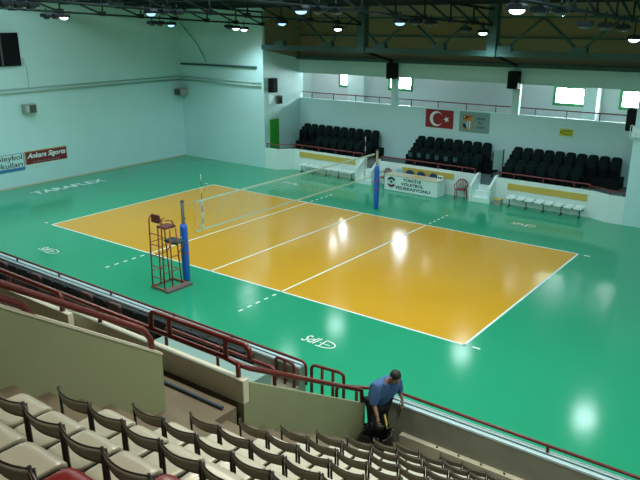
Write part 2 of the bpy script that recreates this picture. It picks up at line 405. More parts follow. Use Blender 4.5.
for x, u, v, kind in LAMPS:
    p = at(u, v, 0, x); cnt[x] = cnt.get(x, 0)+1
    st = {'lens_on': 'brightly lit', 'lens_dim': 'dimly glowing', 'lens_off': 'unlit dark'}[kind]
    lab = '%s floodlight, %s from the left along the %s' % (st, ORD[cnt[x]-1], TN[x])
    gap = max(.2, zb(p.y)-p.z)
    if kind not in used: used[kind] = 1; o = PL[kind]; o.location = p; o['label'] = lab; o['group'] = 'floodlights under the roof trusses'
    else: o = dup(PL[kind], p, 0, lab, 'floodlights under the roof trusses')
    [setattr(c, 'scale', (1, 1, gap)) for c in o.children if c.name.startswith('bracket')]
    if kind != 'lens_off': LIT.append((p, kind))
# ================================================================== far grandstand seats
def make_tip(name, plate):
    t = thing(name, 'x', 'seat')
    b = MB(); mt = Matrix.Rotation(-.16, 4, 'X')
    b.rbox(-.225, .225, -.05, .05, .42, .94, .15, 1, 5, 0, mt); b.build('backrest', M['dkseat'], t, .02)
    MB().rbox(-.205, .205, -.27, -.18, .34, .76, .06, 1, 3, 0, Matrix.Rotation(-.12, 4, 'X')).build('seat', M['dkseat'], t, .02)
    for a_, c_ in ((-.238, -.205), (.205, .238)): MB().box(a_, c_, -.34, .06, 0, .60).build('side_frame', M['dkside'], t, .01)
    MB().box(-.2, .2, -.16, -.08, .0, .40).build('pedestal', M['dkside'], t)
    if plate: MB().rbox(-.10, .10, -.315, -.295, .50, .72, .04, 1).build('front_plate', M['plate'], t)  # small blue plate on the folded seat front
    return t
tipA = make_tip('tip_up_seat', False); tipB = make_tip('tip_up_seat', True); fl = {}
def tip_row(x0, x1, n, y, z, row, blk, plates=()):
    for k in range(n):
        w = (x1-x0)/n; x = x0+w*(k+.5); pr = tipB if k in plates else tipA
        lab = 'dark green tip-up seat%s, %s from left, %s row, %s far block' % (' with plate' if k in plates else '', ORD[k], row, blk)
        if not fl.get(pr.name): fl[pr.name] = 1; o = pr; o.location = (x, y, z); o['label'] = lab; o['group'] = 'tip-up seats across the court'
        else: o = dup(pr, (x, y, z), 0, lab, 'tip-up seats across the court')
tip_row(-9.1, -3.98, 10, 11.85, 1.3, 'back', 'left'); tip_row(-7.45, -3.85, 7, 10.95, .85, 'front', 'left')
tip_row(-1.72, 2.35, 8, 11.85, 1.28, 'back', 'middle'); tip_row(-1.6, 2.3, 8, 10.95, .85, 'front', 'middle', (0, 1, 2, 3, 4, 5))
tip_row(3.4, 8.28, 10, 11.85, 1.24, 'back', 'right'); tip_row(3.45, 6.95, 7, 10.95, .82, 'front', 'right')
# guard rails on the podium
def guard(x0, x1, lab, ends, n):
    t = thing('guard_rail', lab, 'railing', (x0, 0, 1.1), 0, 'red guard rails on the podium')
    z = 1.36
    sub(MB().tube(arc_rail((x0, yb(x0)+.06, z), (x1, yb(x1)+.06, z), ends[0], ends[1], .06), .028, 6), 'rail', M['railred'], t)
    for k in range(n):
        x = x0+(x1-x0)*(k+.5)/n
        sub(MB().tube([(x, yb(x)+.06, 1.12), (x, yb(x)+.06, z)], .022, 6), 'post', M['railred'], t)
guard(-8.2, -3.65, 'red guard rail in front of the left block of seats', (.24, .24), 4)
guard(-2.5, 2.55, 'red guard rail above the scorers table', (.24, .24), 4)
guard(3.75, 7.7, 'red guard rail in front of the right block of seats', (.24, .24), 3)
t = thing('guard_rail', 'short red guard rail beside the green door', 'railing', (-9.2, 9.25, 1.1), 0, 'red guard rails on the podium')
sub(MB().tube([(-9.6, 9.27, 1.36), (-8.75, 9.27, 1.36), (-8.25, yb(-8.2)+.06, 1.36)], .026, 6), 'rail', M['railred'], t)
for x in (-9.55, -8.78): sub(MB().tube([(x, 9.27, 1.12), (x, 9.27, 1.36)], .02, 6), 'post', M['railred'], t)
t = thing('guard_rail', 'short red guard rail at the right end of the podium', 'railing', (8.5, 9.27, 1.1), 0, 'red guard rails on the podium')
sub(MB().tube([(7.75, yb(7.75)+.06, 1.30), (8.6, 9.3, 1.3), (9.15, 9.3, 1.3)], .026, 6), 'rail', M['railred'], t)
for x in (8.6, 9.1): sub(MB().tube([(x, 9.3, 1.12), (x, 9.3, 1.3)], .02, 6), 'post', M['railred'], t)
# gallery railing: one per bay
for (x0, x1, w) in ((-9.6, -3.6, 'left'), (-3.16, 2.96, 'middle'), (3.4, 9.15, 'right')):
    t = thing('gallery_railing', 'dark red railing along the %s bay of the upper gallery' % w, 'railing', (x0, 12.4, 3.6), 0, 'gallery railings')
    sub(MB().tube([(x0, 12.4, 3.92), (x1, 12.4, 3.92)], .028, 6), 'rail', M['railred'], t)
    for k in range(4):
        x = x0+(x1-x0)*(k+.5)/4; sub(MB().tube([(x, 12.4, 3.6), (x, 12.4, 3.92)], .022, 6), 'post', M['steeld'], t)
# ================================================================== benches, table, chairs across the court
def bench(x0, x1, n, lab):
    t = thing('bench', lab, 'bench', ((x0+x1)/2, 9.45, 0), 0, 'team benches')
    y = lambda x: yb(x)-.33
    sub(MB().tube([(x0, y(x0), .33), (x1, y(x1), .33)], .025, 6), 'rail', M['tube'], t)
    w = (x1-x0)/n
    for k in range(n):
        x = x0+w*(k+.5)
        b = MB().rbox(x-w*.43, x+w*.43, y(x)-.2, y(x)+.2, .36, .42, .07, 2)
        b.box(x-w*.38, x+w*.38, y(x)+.16, y(x)+.21, .40, .47)
        sub(b, 'seat', M['white'], t, .012)
    for k in range((n+1)//2+1):
        x = x0+.15+(x1-x0-.3)*k/((n+1)//2)
        sub(MB().tube([(x, y(x), .03), (x, y(x), .33)], .022, 6).tube([(x, y(x)-.2, .015), (x, y(x)+.2, .015)], .018, 6), 'leg', M['tube'], t)
bench(-7.5, -3.9, 8, 'row of white seats on a bar against the podium left of the steps')
bench(4.3, 7.65, 8, 'row of white seats on a bar below the right ochre panel')
t = thing('scorers_table', 'long white scorers table lettered with the volleyball federation name', 'table', (0, 8.9, 0))
A = Vector((-1.62, 8.72, 0)); Bq = Vector((1.27, 8.62, 0)); dx = (Bq-A).normalized(); dy = Vector((-dx.y, dx.x, 0))
mt = Matrix(((dx.x, dy.x, 0, A.x), (dx.y, dy.y, 0, A.y), (0, 0, 1, 0), (0, 0, 0, 1))); Lt = (Bq-A).length
sub(MB().box(0, Lt, 0, .03, .02, .74, 0, mt), 'front_panel', M['white'], t)
sub(MB().box(0, .03, .03, .68, .02, .74, 0, mt), 'side_panel', M['white'], t); sub(MB().box(Lt-.03, Lt, .03, .68, .02, .74, 0, mt), 'side_panel', M['white'], t)
sub(MB().box(-.02, Lt+.02, -.02, .70, .74, .78, 0, mt), 'tabletop', M['cream'], t)
for i, (s, w, x) in enumerate((('TÜRKİYE', 1.0, .98), ('VOLEYBOL', 1.22, .88), ('FEDERASYONU', 1.86, .60))):
    sub(text_mb(MB(), s, mt @ Vector((x+.06, 0, .55-.205*i)), dx, (0, 0, 1), w, .145 if i else .165, .006, .03), 'lettering', M['ink'], t)
b = MB(); c = mt @ Vector((.40, -.004, .42)); cp = lambda r, a, o: c + dx*(r*math.cos(a)) + Vector((0, 0, r*math.sin(a))) - dy*o
b.poly([cp(.27, 2*PI*k/24, .003) for k in range(24)], 0)
b.add([cp(r, a, .006) for a in [PI*k/12 for k in range(2, 11)] for r in (.15, .26)], [(2*k, 2*k+1, 2*k+3, 2*k+2) for k in range(8)], False, 1)
b.add([cp(r, -a, .006) for a in [PI*k/12 for k in range(2, 11)] for r in (.12, .24)], [(2*k, 2*k+1, 2*k+3, 2*k+2) for k in range(8)], False, 2)
b.poly([cp(.07, 2*PI*k/12, .007)+Vector((0, 0, .03)) for k in range(12)], 2)
sub(b, 'emblem', [M['bwhite'], M['ink'], M['plasred']], t)
def plastic_chair(m, name='plastic_chair', solid=False):
    t = thing(name, 'x', 'chair')
    MB().rbox(-.22, .22, -.22, .22, .42, .45, .06, 2).build('seat', m, t, .01)
    for sx in (-1, 1):
        MB().tube([(sx*.22, -.23, 0), (sx*.21, -.21, .43)], .022, 6).build('leg', m, t)
        MB().tube([(sx*.24, .26, 0), (sx*.21, .2, .43)], .022, 6).build('leg', m, t)
        if not solid: MB().tube([(sx*.22, -.2, .43), (sx*.26, -.2, .64), (sx*.27, -.05, .66), (sx*.26, .22, .66)], .02, 6).build('armrest', m, t)
    if solid:
        b = MB(); b.prism([(-.21, .5), (.21, .5), (.22, .72), (.17, .86), (.07, .92), (-.07, .92), (-.17, .86), (-.22, .72)], 1, .235, .265)
        b.tube([(-.18, .2, .43), (-.18, .25, .7)], .015, 6).tube([(.18, .2, .43), (.18, .25, .7)], .015, 6).build('backrest', m, t, .008); return t
    b = MB(); pts = []
    for k in range(9):
        a = PI*k/8; pts.append((-.25*math.cos(a), .24-.03*math.sin(a)+.04, .62+.24*math.sin(a)))
    b.tube([(-.22, .2, .43)]+pts+[(.22, .2, .43)], .022, 6)
    for x in (-.14, -.07, 0, .07, .14): b.tube([(x, .21, .45), (x*1.1, .27, .62+.23*math.sqrt(1-(x/.25)**2))], .018, 6)
    b.build('backrest', m, t)
    return t
def put(t, lab, loc, rz): t['label'] = lab; t.location = loc; t.rotation_euler = (0, 0, rz)
p1 = plastic_chair(M['plasred']); put(p1, 'red plastic armchair standing between the table and the right steps', (2.12, 9.28, 0), .25)
dup(p1, (-2.02, 9.36, 0), -.2, 'red plastic armchair behind the left end of the scorers table')
p2 = plastic_chair(M['plasblue'], solid=True); put(p2, 'dark blue plastic chair, leftmost of the three behind the scorers table', (-.75, 9.36, 0), 0); p2['group'] = 'blue chairs behind the scorers table'
dup(p2, (-.12, 9.35, 0), .05, 'dark blue plastic chair, middle of the three behind the scorers table', 'blue chairs behind the scorers table')
dup(p2, (.52, 9.34, 0), -.05, 'dark blue plastic chair, rightmost of the three behind the scorers table', 'blue chairs behind the scorers table')
p3 = plastic_chair(M['paleblue'], solid=True); put(p3, 'pale blue plastic chair beside the red armchair behind the table', (-1.32, 9.36, 0), .0)
t = thing('score_flipper', 'small white card stand on the right end of the scorers table', 'scoreboard', (1.2, 9.0, .78))
MB().prism([(-.06, 0), (.06, 0), (0, .22)], 0, -.13, .13).build('stand', M['white'], t)
MB().box(-.09, -.02, -.05, -.04, .06, .17).box(.02, .09, -.05, -.04, .06, .17).build('card', M['ink'], t)
tag(MB().box(-.3, .3, -.14, .14, 0, .012).build('paper_sheet', M['ochre']), 'tan folder lying flat on the scorers table', 'folder').location = (.1, 8.95, .785)
t = thing('box', 'small grey box on the floor beside the right steps', 'box', (3.98, 9.2, 0))
MB().box(-.17, .17, -.13, .13, 0, .24).build('body', M['grey'], t, .01); MB().box(-.18, .18, -.14, .14, .24, .29).build('lid', M['ochre'], t, .01)
t = thing('board_stand', 'pale board between two dark posts at the podium gangway', 'stand', (3.15, 10.75, .85))
MB().tube([(-.22, 0, 0), (-.22, 0, 1.15)], .03, 6).build('post', M['steeld'], t); MB().tube([(.16, .3, 0), (.16, .3, 1.3)], .03, 6).build('post', M['steeld'], t)
MB().prism([(-.19, 0), (.13, .3), (.12, .32), (-.2, .02)], 2, .35, 1.25).build('board', M['panel'], t)
# ================================================================== things on the far walls
def loudspeaker(lab, p, w=.5, h=.75, d=.42, rz=0):
    t = thing('loudspeaker', lab, 'loudspeaker', p, rz)
    MB().box(-w/2, w/2, -d, 0, 0, h).build('cabinet', M['black'], t, .03)
    MB().box(-w/2+.04, w/2-.04, -d-.012, -d, .05, h-.05).build('grille', M['dkside'], t)
    MB().box(-.06, .06, -.02, .0, h*.4, h*.6).build('bracket', M['steeld'], t)
loudspeaker('black loudspeaker on the gallery column above the left seats', (-3.35, 12.195, 4.95), .5, .78)
loudspeaker('black loudspeaker on the gallery column above the middle and right seats', (3.15, 12.195, 4.8), .5, .78)
loudspeaker('black loudspeaker high at the left corner of the seating recess', (-9.655, 9.75, 4.08), .42, .75, .35, PI/2)
loudspeaker('black loudspeaker at the right corner of the seating recess', (9.195, 9.45, 3.7), .4, .85, .36, -PI/2)
def cage(lab, p, rz=0):
    t = thing('caged_lamp', lab, 'lamp', p, rz)
    MB().box(-.16, .16, -.15, .0, 0, .42).build('casing', M['white'], t, .02)
    b = MB()
    for x in (-.2, 0, .2): b.tube([(x, 0, -.03), (x, -.24, -.03), (x, -.24, .46), (x, 0, .46)], .012, 5)
    for z in (-.03, .2, .46): b.tube([(-.2, 0, z), (-.2, -.24, z), (.2, -.24, z), (.2, 0, z)], .012, 5)
    b.build('cage', M['white'], t)
cage('white caged emergency lamp under the left corner loudspeaker', (-9.655, 9.72, 3.52), PI/2); cage('white caged emergency lamp under the right corner loudspeaker', (9.30, 9.195, 3.5))
t = thing('horn_speaker', 'small brown box beside the left caged lamp', 'loudspeaker', (-9.655, 10.3, 3.42), PI/2)
MB().box(-.15, .15, -.25, 0, 0, .45).build('cabinet', M['greyd'], t, .02); MB().box(-.12, .12, -.27, -.25, .05, .4).build('grille', M['black'], t)
t = thing('fan_heater', 'grey boxed heater unit on the left wall below the pipe', 'heater', (-16.1, -.75, 3.5))
MB().box(0, .34, -.3, .32, .02, .46).build('body', M['grey'], t, .03); MB().box(.34, .36, -.05, .27, .06, .42).build('grille', M['greyd'], t); MB().box(.34, .37, -.25, -.1, .1, .4).build('control_panel', M['pipe'], t)
t = thing('fan_heater', 'grey brown heater unit in the far left corner of the hall', 'heater', (-15.75, 8.8, 3.6))
MB().box(-.22, .26, -.25, .3, .05, .45).build('body', M['grey'], t, .03); MB().box(-.2, .2, -.33, -.3, .08, .4).build('grille', M['greyd'], t); MB().tube([(0, .1, .48), (0, .1, .9)], .03, 6).build('pipe', M['pipe'], t)
t = thing('scoreboard', 'black scoreboard high on the left wall', 'scoreboard', (-16.092, -2.2, 5.75))
MB().box(0, .12, -1.5, 1.38, 0, 1.5).build('body', M['black'], t, .02); MB().box(.12, .14, .42, .5, 0, 1.5).build('divider', M['greyd'], t)
MB().box(.12, .135, -.25, .25, .55, .62).build('marking', M['grey'], t); MB().box(.0, .1, 1.4, 1.55, .05, .35).build('junction_box', M['pipe'], t)
tag(MB().tube([(-16.03, -.55, 4.72), (-16.03, -.55, 5.75)], .014, 5).build('cable', M['pipe']), 'thin cable running down the left wall from the scoreboard', 'cable')
tag(MB().tube([(-15.9, 9.14, 7.7), (-14.6, 9.14, 6.6), (-13.9, 9.14, 5.6)], .02, 5).build('cable', M['steel']), 'thin cable slanting down the back wall', 'cable')
# banners on the left wall
xw = -16.078
t = thing('banner', 'dark red banner lettered Ankara Sigorta on the left wall', 'banner', (-16.09, 0, 1.0))
sub(MB().box(-16.092, xw, -1.2, 1.12, .86, 1.68), 'backing', M['bwhite'], t)
sub(MB().box(xw, xw+.006, -1.2, 1.12, 1.03, 1.68), 'border', M['borange'], t)
sub(MB().box(xw, xw+.010, -1.13, 1.09, 1.05, 1.63), 'field', M['bred'], t)
sub(text_mb(MB(), 'Ankara Sigorta', (xw+.008, -1.08, 1.25), (0, 1, 0), (0, 0, 1), 2.12, .33, .006, .03, .3), 'lettering', M['white'], t)
sub(text_mb(MB(), 'GÜVENCENİZ SİGORTANIZ', (xw+.008, -.8, 1.105), (0, 1, 0), (0, 0, 1), 1.5, .075, .006, 0, 0), 'lettering', M['grey'], t)
t = thing('banner', 'pale banner with black school lettering at the left edge', 'banner', (-16.09, -2.3, 1.0))
sub(MB().box(-16.092, xw, -3.6, -1.24, .82, 1.66), 'backing', M['bwhite'], t)
sub(MB().box(xw, xw+.006, -3.6, -1.24, .82, .97).box(xw, xw+.006, -1.27, -1.24, .97, 1.66).box(xw, xw+.006, -3.6, -1.27, 1.64, 1.66), 'border', M['bblue'], t)
b = MB(); sub(text_mb(MB(), 'Voleybol', (xw+.004, -2.92, 1.29), (0, 1, 0), (0, 0, 1), 1.58, .31, .006, .008), 'lettering', M['ink'], t); text_mb(b, 'Okulları', (xw+.004, -2.85, 1.01), (0, 1, 0), (0, 0, 1), 1.5, .25, .006, .008)
sub(b, 'lettering', M['ink'], t)
# flag, banner and sign on the back wall
yw = 12.278
t = thing('flag', 'red flag with a white crescent and star on the back wall', 'flag', (-.68, yw, 3.0))
sub(MB().box(-1.47, .07, yw, 12.292, 2.64, 3.54), 'cloth', M['flagred'], t)
b = MB(); cx, cz = -.86, 3.09; R, r, o = .37, .295, .09
def arcp(cx_, R_, a): return (cx_+R_*math.cos(a), yw-.004, cz+R_*math.sin(a))
N_ = 28; out = [arcp(cx, R, .42+(2*PI-.84)*k/N_) for k in range(N_+1)]; a0 = math.atan2(R*math.sin(.42), R*math.cos(.42)-o)
inn = [arcp(cx+o, r, a0+(2*PI-2*a0)*k/N_) for k in range(N_+1)]
b.add(out+inn, [(k, k+1, N_+2+k, N_+1+k) for k in range(N_)])
sc = (-.30, 3.09); star = []
for k in range(10):
    a = PI+2*PI*k/10; rr = .17 if k % 2 == 0 else .068; star.append((sc[0]+rr*math.cos(a), yw-.004, sc[1]+rr*math.sin(a)))
o_ = len(b.v); b.add(star+[(sc[0], yw-.004, sc[1])], [(k, (k+1) % 10, 10) for k in range(10)])
sub(b, 'crescent_and_star', M['white'], t)
t = thing('banner', 'grey teal banner with an orange edged crest on the back wall', 'banner', (1.2, yw, 3.0))
sub(MB().box(.40, 1.98, yw, 12.292, 2.58, 3.56), 'cloth', M['tealban'], t)
b = MB(); q = lambda pts, mi, o: b.poly([(x, yw-.003-o, z) for x, z in pts], mi)
q([(.55, 2.82), (.62, 3.08), (.58, 3.2), (.62, 3.42), (.85, 3.38), (1.12, 3.42), (1.08, 3.18), (1.13, 3.0), (1.14, 2.82), (1.0, 2.7), (.85, 2.66), (.68, 2.7)], 0, 0)
q([(.62, 3.2), (.6, 3.36), (.7, 3.38), (.84, 3.34), (1.07, 3.39), (.9, 3.28), (.74, 3.2)], 1, .002)
q([(.64, 3.26), (.64, 3.35), (.69, 3.36), (.70, 3.28)], 2, .004)
q([(.6, 2.84), (.66, 3.1), (1.04, 3.14), (1.08, 3.0), (1.08, 2.84), (.98, 2.75), (.85, 2.71), (.7, 2.75)], 3, .002)
q([(.80, 2.80), (.81, 3.08), (.85, 3.09), (.85, 2.8)], 2, .004); q([(.93, 2.72), (.93, 3.1), (1.0, 3.12), (.99, 2.76)], 2, .004)
q([(.60, 2.86), (.63, 3.0), (.78, 2.92), (.80, 2.74), (.7, 2.76)], 4, .004)
sub(b, 'crest', [M['emb_o'], M['plasred'], M['white'], M['tealban'], M['ink']], t)
for i, (s, w) in enumerate((('ANKARA', .46), ('SPOR', .25), ('LİSESİ', .44))): sub(text_mb(MB(), s, (1.52-w/2, yw, 3.20-.20*i), (1, 0, 0), (0, 0, 1), w, .11, .005, .012), 'lettering', M['ink'], t)
t = thing('sign', 'small yellow sign with black lettering on the back wall', 'sign', (5.65, yw, 3.0))
sub(MB().box(5.36, 5.96, yw, 12.292, 2.83, 3.14), 'plate', M['yellow'], t)
b = MB(); sub(text_mb(MB(), 'BASIN', (5.53, yw, 3.01), (1, 0, 0), (0, 0, 1), .36, .085, .005, .012), 'lettering', M['ink'], t); sub(text_mb(MB(), 'TRİBÜNÜ', (5.51, yw, 2.87), (1, 0, 0), (0, 0, 1), .4, .09, .005, .012), 'lettering', M['ink'], t)
b.poly([(5.39, yw-.005, 2.98), (5.48, yw-.005, 3.04), (5.48, yw-.005, 2.92)]); sub(b, 'arrow', M['ink'], t)
# ================================================================== volleyball net
def net_post(y, lab):
    t = thing('net_post', lab, 'net post', (0, y, 0), 0, 'net posts')
    far = y > 0
    MB().tube([(0, 0, 0), (0, 0, 2.55)], .05, 10).build('pole', M['pole' if far else 'poled'], t)
    b = MB(); n = 14
    prof = [(0, .09), (.06, .11), (.9, .125), (1.7, .115), (1.82, .10)] if not far else [(0, .085), (.06, .105), (.9, .12), (1.7, .115), (1.9, .07)]
    b.tube([(0, 0, z) for z, r in prof], [r for z, r in prof], 14); b.build('padding', M['blue'], t)
    b = MB()
    for z in ((.92,) if not far else (.86, 1.24)): b.tube([(0, 0, z-.02), (0, 0, z+.02)], .128, 14)
    b.build('strap', M['strapred'], t)
    if not far: MB().rbox(-.02, .02, -.14, -.10, 1.38, 1.46, .01, 1).build('label_patch', M['bluel'], t)
    MB().tube([(0, 0, 2.52), (0, 0, 2.57)], .055, 8).tube([(0, -.0, 1.95), (0, -.09 if far else .09, 2.0)], .03, 6).build('pulley', M['poled'], t)
net_post(-5.5, 'near net post with a dark pole in a blue pad'); net_post(5.45, 'far net post with a tan pole in a blue pad')
t = thing('volleyball_net', 'volleyball net with pale tapes strung across the court', 'net', (0, 0, 1.4))
Y0, Y1 = -5.0, 5.25; ZT, ZB = 2.44, 1.44
sub(MB().box(-.006, .006, Y0, Y1, ZT-.055, ZT), 'top_tape', M['tape'], t)
sub(MB().box(-.005, .005, Y0, Y1, ZB, ZB+.05), 'bottom_tape', M['tape'], t)
b = MB(); n = int((Y1-Y0)/.1)
for k in range(n+1):
    y = Y0+k*.1; b.box(-.0016, .0016, y-.0016, y+.0016, ZB, ZT)
for k in range(1, 10): b.box(-.0016, .0016, Y0, Y1, ZB+k*.1-.0016, ZB+k*.1+.0016)
sub(b, 'mesh', M['net'], t)
for y in (-4.70, 4.5):
    sub(MB().box(-.008, .008, y-.04, y+.04, ZB, ZT), 'side_band', M['tape'], t)
    b = MB()
    for k in range(9): b.tube([(.015, y, ZB+k*.2), (.015, y, ZB+k*.2+.2)], .011, 6, k % 2)
    sub(b, 'antenna', [M['white'], M['railred']], t)
for z in (ZT-.03, ZB+.025):
    sub(MB().tube([(0, Y0, z), (0, -5.44, z-.01)], .006, 5), 'tension_rope', M['pole'], t); sub(MB().tube([(0, Y1, z), (0, 5.395, z)], .006, 5), 'tension_rope', M['pole'], t)
sub(MB().box(-.004, .004, Y0, Y0+.012, ZB, ZT), 'end_band', M['net'], t)
# ================================================================== umpire chair
t = thing('umpire_chair', 'tall brown red umpire chair of steel tube beside the near net post', 'umpire chair', (-.06, -6.15, 0))
xl, xr, yf, yr_ = -.30, .30, .42, -.44
TB = lambda *pp: MB().tube(pp, .022, 6)
b = MB()
for p, q in (((xl, yr_), (xr, yr_)), ((xl, yf), (xr, yf)), ((xl, yr_), (xl, yf)), ((xr, yr_), (xr, yf))): b.tube([(p[0], p[1], .05), (q[0], q[1], .05)], .03, 6)
b.build('base_frame', M['refred'], t)
MB().box(xr-.02, xr+.22, yr_-.05, yf+.05, .0, .07).build('plank', M['plank'], t)
for x in (xl+.03, xr-.03):
    TB((x, -.10, .05), (x, -.08, 1.86)).build('leg', M['refred'], t)
    TB((x, .26, .05), (x*.95, .16, 1.86)).build('leg', M['refred'], t)
    TB((x, yr_+.02, .05), (x, yr_+.06, 2.15), (x, yr_+.12, 2.24), (x, -.24, 2.26)).build('ladder_rail', M['refred'], t)
    TB((x, -.2, 2.16), (x, .02, 2.12), (x, .08, 1.92)).build('armrest', M['refred'], t)
for k in range(5):
    z = .38+k*.34; MB().tube([(xl+.03, yr_+.03, z), (xr-.03, yr_+.03, z)], .016, 6).build('rung', M['refred'], t)
for z in (.55, 1.0, 1.45):
    for x in (xl+.03, xr-.03): MB().tube([(x, yr_+.04, z), (x, .22, z)], .014, 6).build('brace', M['refred'], t)
for z in (.55, 1.3): MB().tube([(xl+.03, .2, z), (xr-.03, .2, z)], .014, 6).build('brace', M['refred'], t)
MB().rbox(-.21, .21, -.20, .24, 1.86, 1.92, .05, 2).build('seat', M['pad'], t, .015)
MB().rbox(-.18, .18, -.38, -.33, 2.08, 2.34, .04, 1, 3, 0, Matrix.Translation((0, 0, 0))).build('backrest', M['pad'], t, .015)
MB().rbox(-.30, .32, .12, .51, 1.34, 1.40, .05, 2).build('footrest', M['deskpad'], t, .02)
for x in (-.25, .25): MB().tube([(x, .17, .95), (x, .48, 1.34)], .014, 6).build('footrest_strut', M['refred'], t)
# ================================================================== near grandstand concrete
rows = []
for k in range(-3, 11):
    y = -17.1445+.7059*k; z = 5.2204-.43344*k
    if k == -1: y, z = -17.77, 5.70
    if k == 0: z += .10
    if k == 1: z += .07
    if k == 2: z += .02
    rows.append((k, y, z-.77))
def steps(ls, y_end, back=-24):
    pts = [(back, 0), (back, ls[0][1])]
    for i, (y, z) in enumerate(ls):
        y0 = y-.13
        if i == 0: pts[-1] = (back, z)
        else: pts.append((y0, ls[i-1][1])); pts.append((y0, z))
    pts.append((y_end, ls[-1][1])); pts.append((y_end, 0)); return pts
X0 = 10.70
L = [(y, z) for k, y, z in rows]
struct('grandstand_right', MB().prism(steps(L, -9.36), 0, X0, 18), M['tread'])
ais = []
for i, (k, y, z) in enumerate(rows):
    ais.append((y, z+(.27 if k < 9 else .07)))
    if i+1 < len(rows): ais.append(((y+rows[i+1][1])/2, (z+rows[i+1][2])/2+(.27 if k < 9 else .07)))
struct('grandstand_aisle', MB().prism(steps(ais, -9.2), 0, 9.6, X0), M['tread'])
lf = [(y, z) for k, y, z in rows if y < -14.8]
struct('grandstand_left', MB().prism(steps(lf, -14.45), 0, -16.1, 9.48), M['tread'])
# cross walk in front of it; added slot under the ledge stands for its shadow
struct('floor_walkway', MB().box(-16.1, 9.6, -14.45, -13.2, 0.0, 2.66).box(-16.1, 9.48, -13.2, -12.95, .4, 1.0).box(-16.1, 9.48, -13.0, -12.94, 1.0, 2.62), M['tread'])
struct('trim_10', MB().box(-16.1, 9.6, -13.05, -12.93, 2.62, 2.985), M['cream'], .01)
struct('wall_aisle', MB().prism([(-13.05, 0), (-13.05, 2.615), (-12.925, 2.615), (-12.925, 2.92), (-9.95, 1.17), (-9.95, 0)], 0, 9.48, 9.6), M['sage'])
wz = lambda y: 3.94-(y+14.40)*.67
ow = struct('wall_aisle_upper', MB().prism([(-14.40, 1.5), (-14.40, wz(-14.40)), (-19.2, wz(-19.2)), (-19.2, 1.5)], 0, 9.48, 9.6), M['sage'])
sub(MB().prism([(-14.39, wz(-14.39)), (-14.39, wz(-14.39)+.03), (-19.2, wz(-19.2)+.03), (-19.2, wz(-19.2))], 0, 9.47, 9.61), 'coping', M['cream'], ow)
struct('wall_walkway_inner', MB().box(-2, 6.0, -13.36, -13.26, 2.64, 3.14), M['cream'])
tag(MB().tube([(-3, -13.36, 2.69), (9.5, -13.36, 2.69)], .026, 8).build('floor_pipe', M['pipeblue']), 'dark pipe lying along the walkway floor below the ledge', 'pipe')
# lower left stand and parapets
struct('grandstand_front', MB().prism([(-12.93, 0), (-12.93, 1.35), (-11.15, 1.35), (-11.15, .92), (-10.35, .92), (-10.35, .58), (-9.36, .58), (-9.36, 0)], 0, -16.1, 7.62), M['concrete'])
struct('wall_lower_stand', MB().box(4.75, 7.62, -12.92, -10.25, .4, 1.30), M['tealconc'])
def parapet(x0, x1, nm):
    o = struct(nm, MB().box(x0, x1, -9.36, -9.16, 0, .98), M['concrete'])
    sub(MB().box(x0, x1, -9.37, -9.15, .98, 1.02), 'ledge', M['bluecap'], o)
    sub(MB().box(x0, x1, -9.285, -9.255, 1.02, 1.03), 'groove', M['steel'], o); sub(MB().box(x0, x1, -9.19, -9.165, 1.02, 1.035), 'kerb_strip', M['white'], o)
parapet(-16.1, 7.62, 'wall_front_left'); parapet(9.62, 18, 'wall_front_right')
struct('trim_11', MB().box(10.05, 18, -9.47, -9.36, .19, .46), M['cream'])
b = MB()
for k in range(17): b.tube([(10.8+k*.42, -9.42, .46), (10.8+k*.42, -9.42, .485)], .018, 6)
struct('trim_12', b, M['bolt'])
# ------------------------------------------------------------------ near railings
RR = .036
def railing(lab, rails, posts, r=RR, pr=None):
    p0 = rails[0][0]; t = thing('handrail', lab, 'railing', p0)
    for rl in rails: sub(MB().tube(rl, r, 8), 'rail', M['red'], t)
    for a, c in posts: sub(MB().tube([a, c], pr or r*.9, 8), 'post', M['red'], t)
    return t
zr = 1.14
railing('long red rail on the front ledge before the dark folding seats', [arc_rail((-16, -9.22, zr), (7.74, -9.3, zr), 0, .5, .12)], [((x, -9.23, 1.0), (x, -9.23, zr)) for x in (-5.2, -3.08, -.97, 1.32, 3.7, 5.6)], .03)
railing('long red rail on the front ledge right of the man', [arc_rail((9.66, -9.2, zr), (18, -9.2, zr), .14, 0, .06)], [((x, -9.2, 1.0), (x, -9.2, zr)) for x in (12.66, 15.4)], .03)
railing('two-bar red rail on the cream ledge running down the sloping wall beside the aisle',
  [arc_rail((7.66, -13.0, 3.52), (9.70, -13.0, 3.52), .30, .17, .1),
   [(-12, -13.0, 3.23), (3, -13.0, 3.23), (9.2, -13.0, 3.22), (9.45, -12.97, 3.17), (9.55, -12.85, 3.09), (9.55, -11.4, 2.26), (9.55, -10.12, 1.52), (9.55, -10.0, 1.45), (9.55, -9.98, 1.15)]],
  [((8.08, -13, 3.22), (8.08, -13, 3.52)), ((9.24, -13, 3.22), (9.24, -13, 3.52)), ((9.45, -12.98, 2.95), (9.45, -12.98, 3.18)), ((6.35, -13, 2.95), (6.35, -13, 3.23)), ((3.6, -13, 2.95), (3.6, -13, 3.23)), ((1.0, -13, 2.95), (1.0, -13, 3.23))], .04)
rz_ = lambda y, h: (9.54, y, wz(y)+h)
def raked(y0, y1, h, drop):
    p = [rz_(y0, h), rz_((y0+y1)/2, h), rz_(y1-.10, h), (9.54, y1-.04, wz(y1)+h-.03), (9.54, y1, wz(y1)+h-.10), (9.54, y1+.01, wz(y1)+h-drop)]; return p
railing('thick red rail sloping down along the top of the sage wall at left', [raked(-19.0, -14.50, .25, .26), raked(-19.0, -15.9, .10, .16)], [((9.54, -16.8, wz(-16.8)), (9.54, -16.8, wz(-16.8)+.24))], .038)
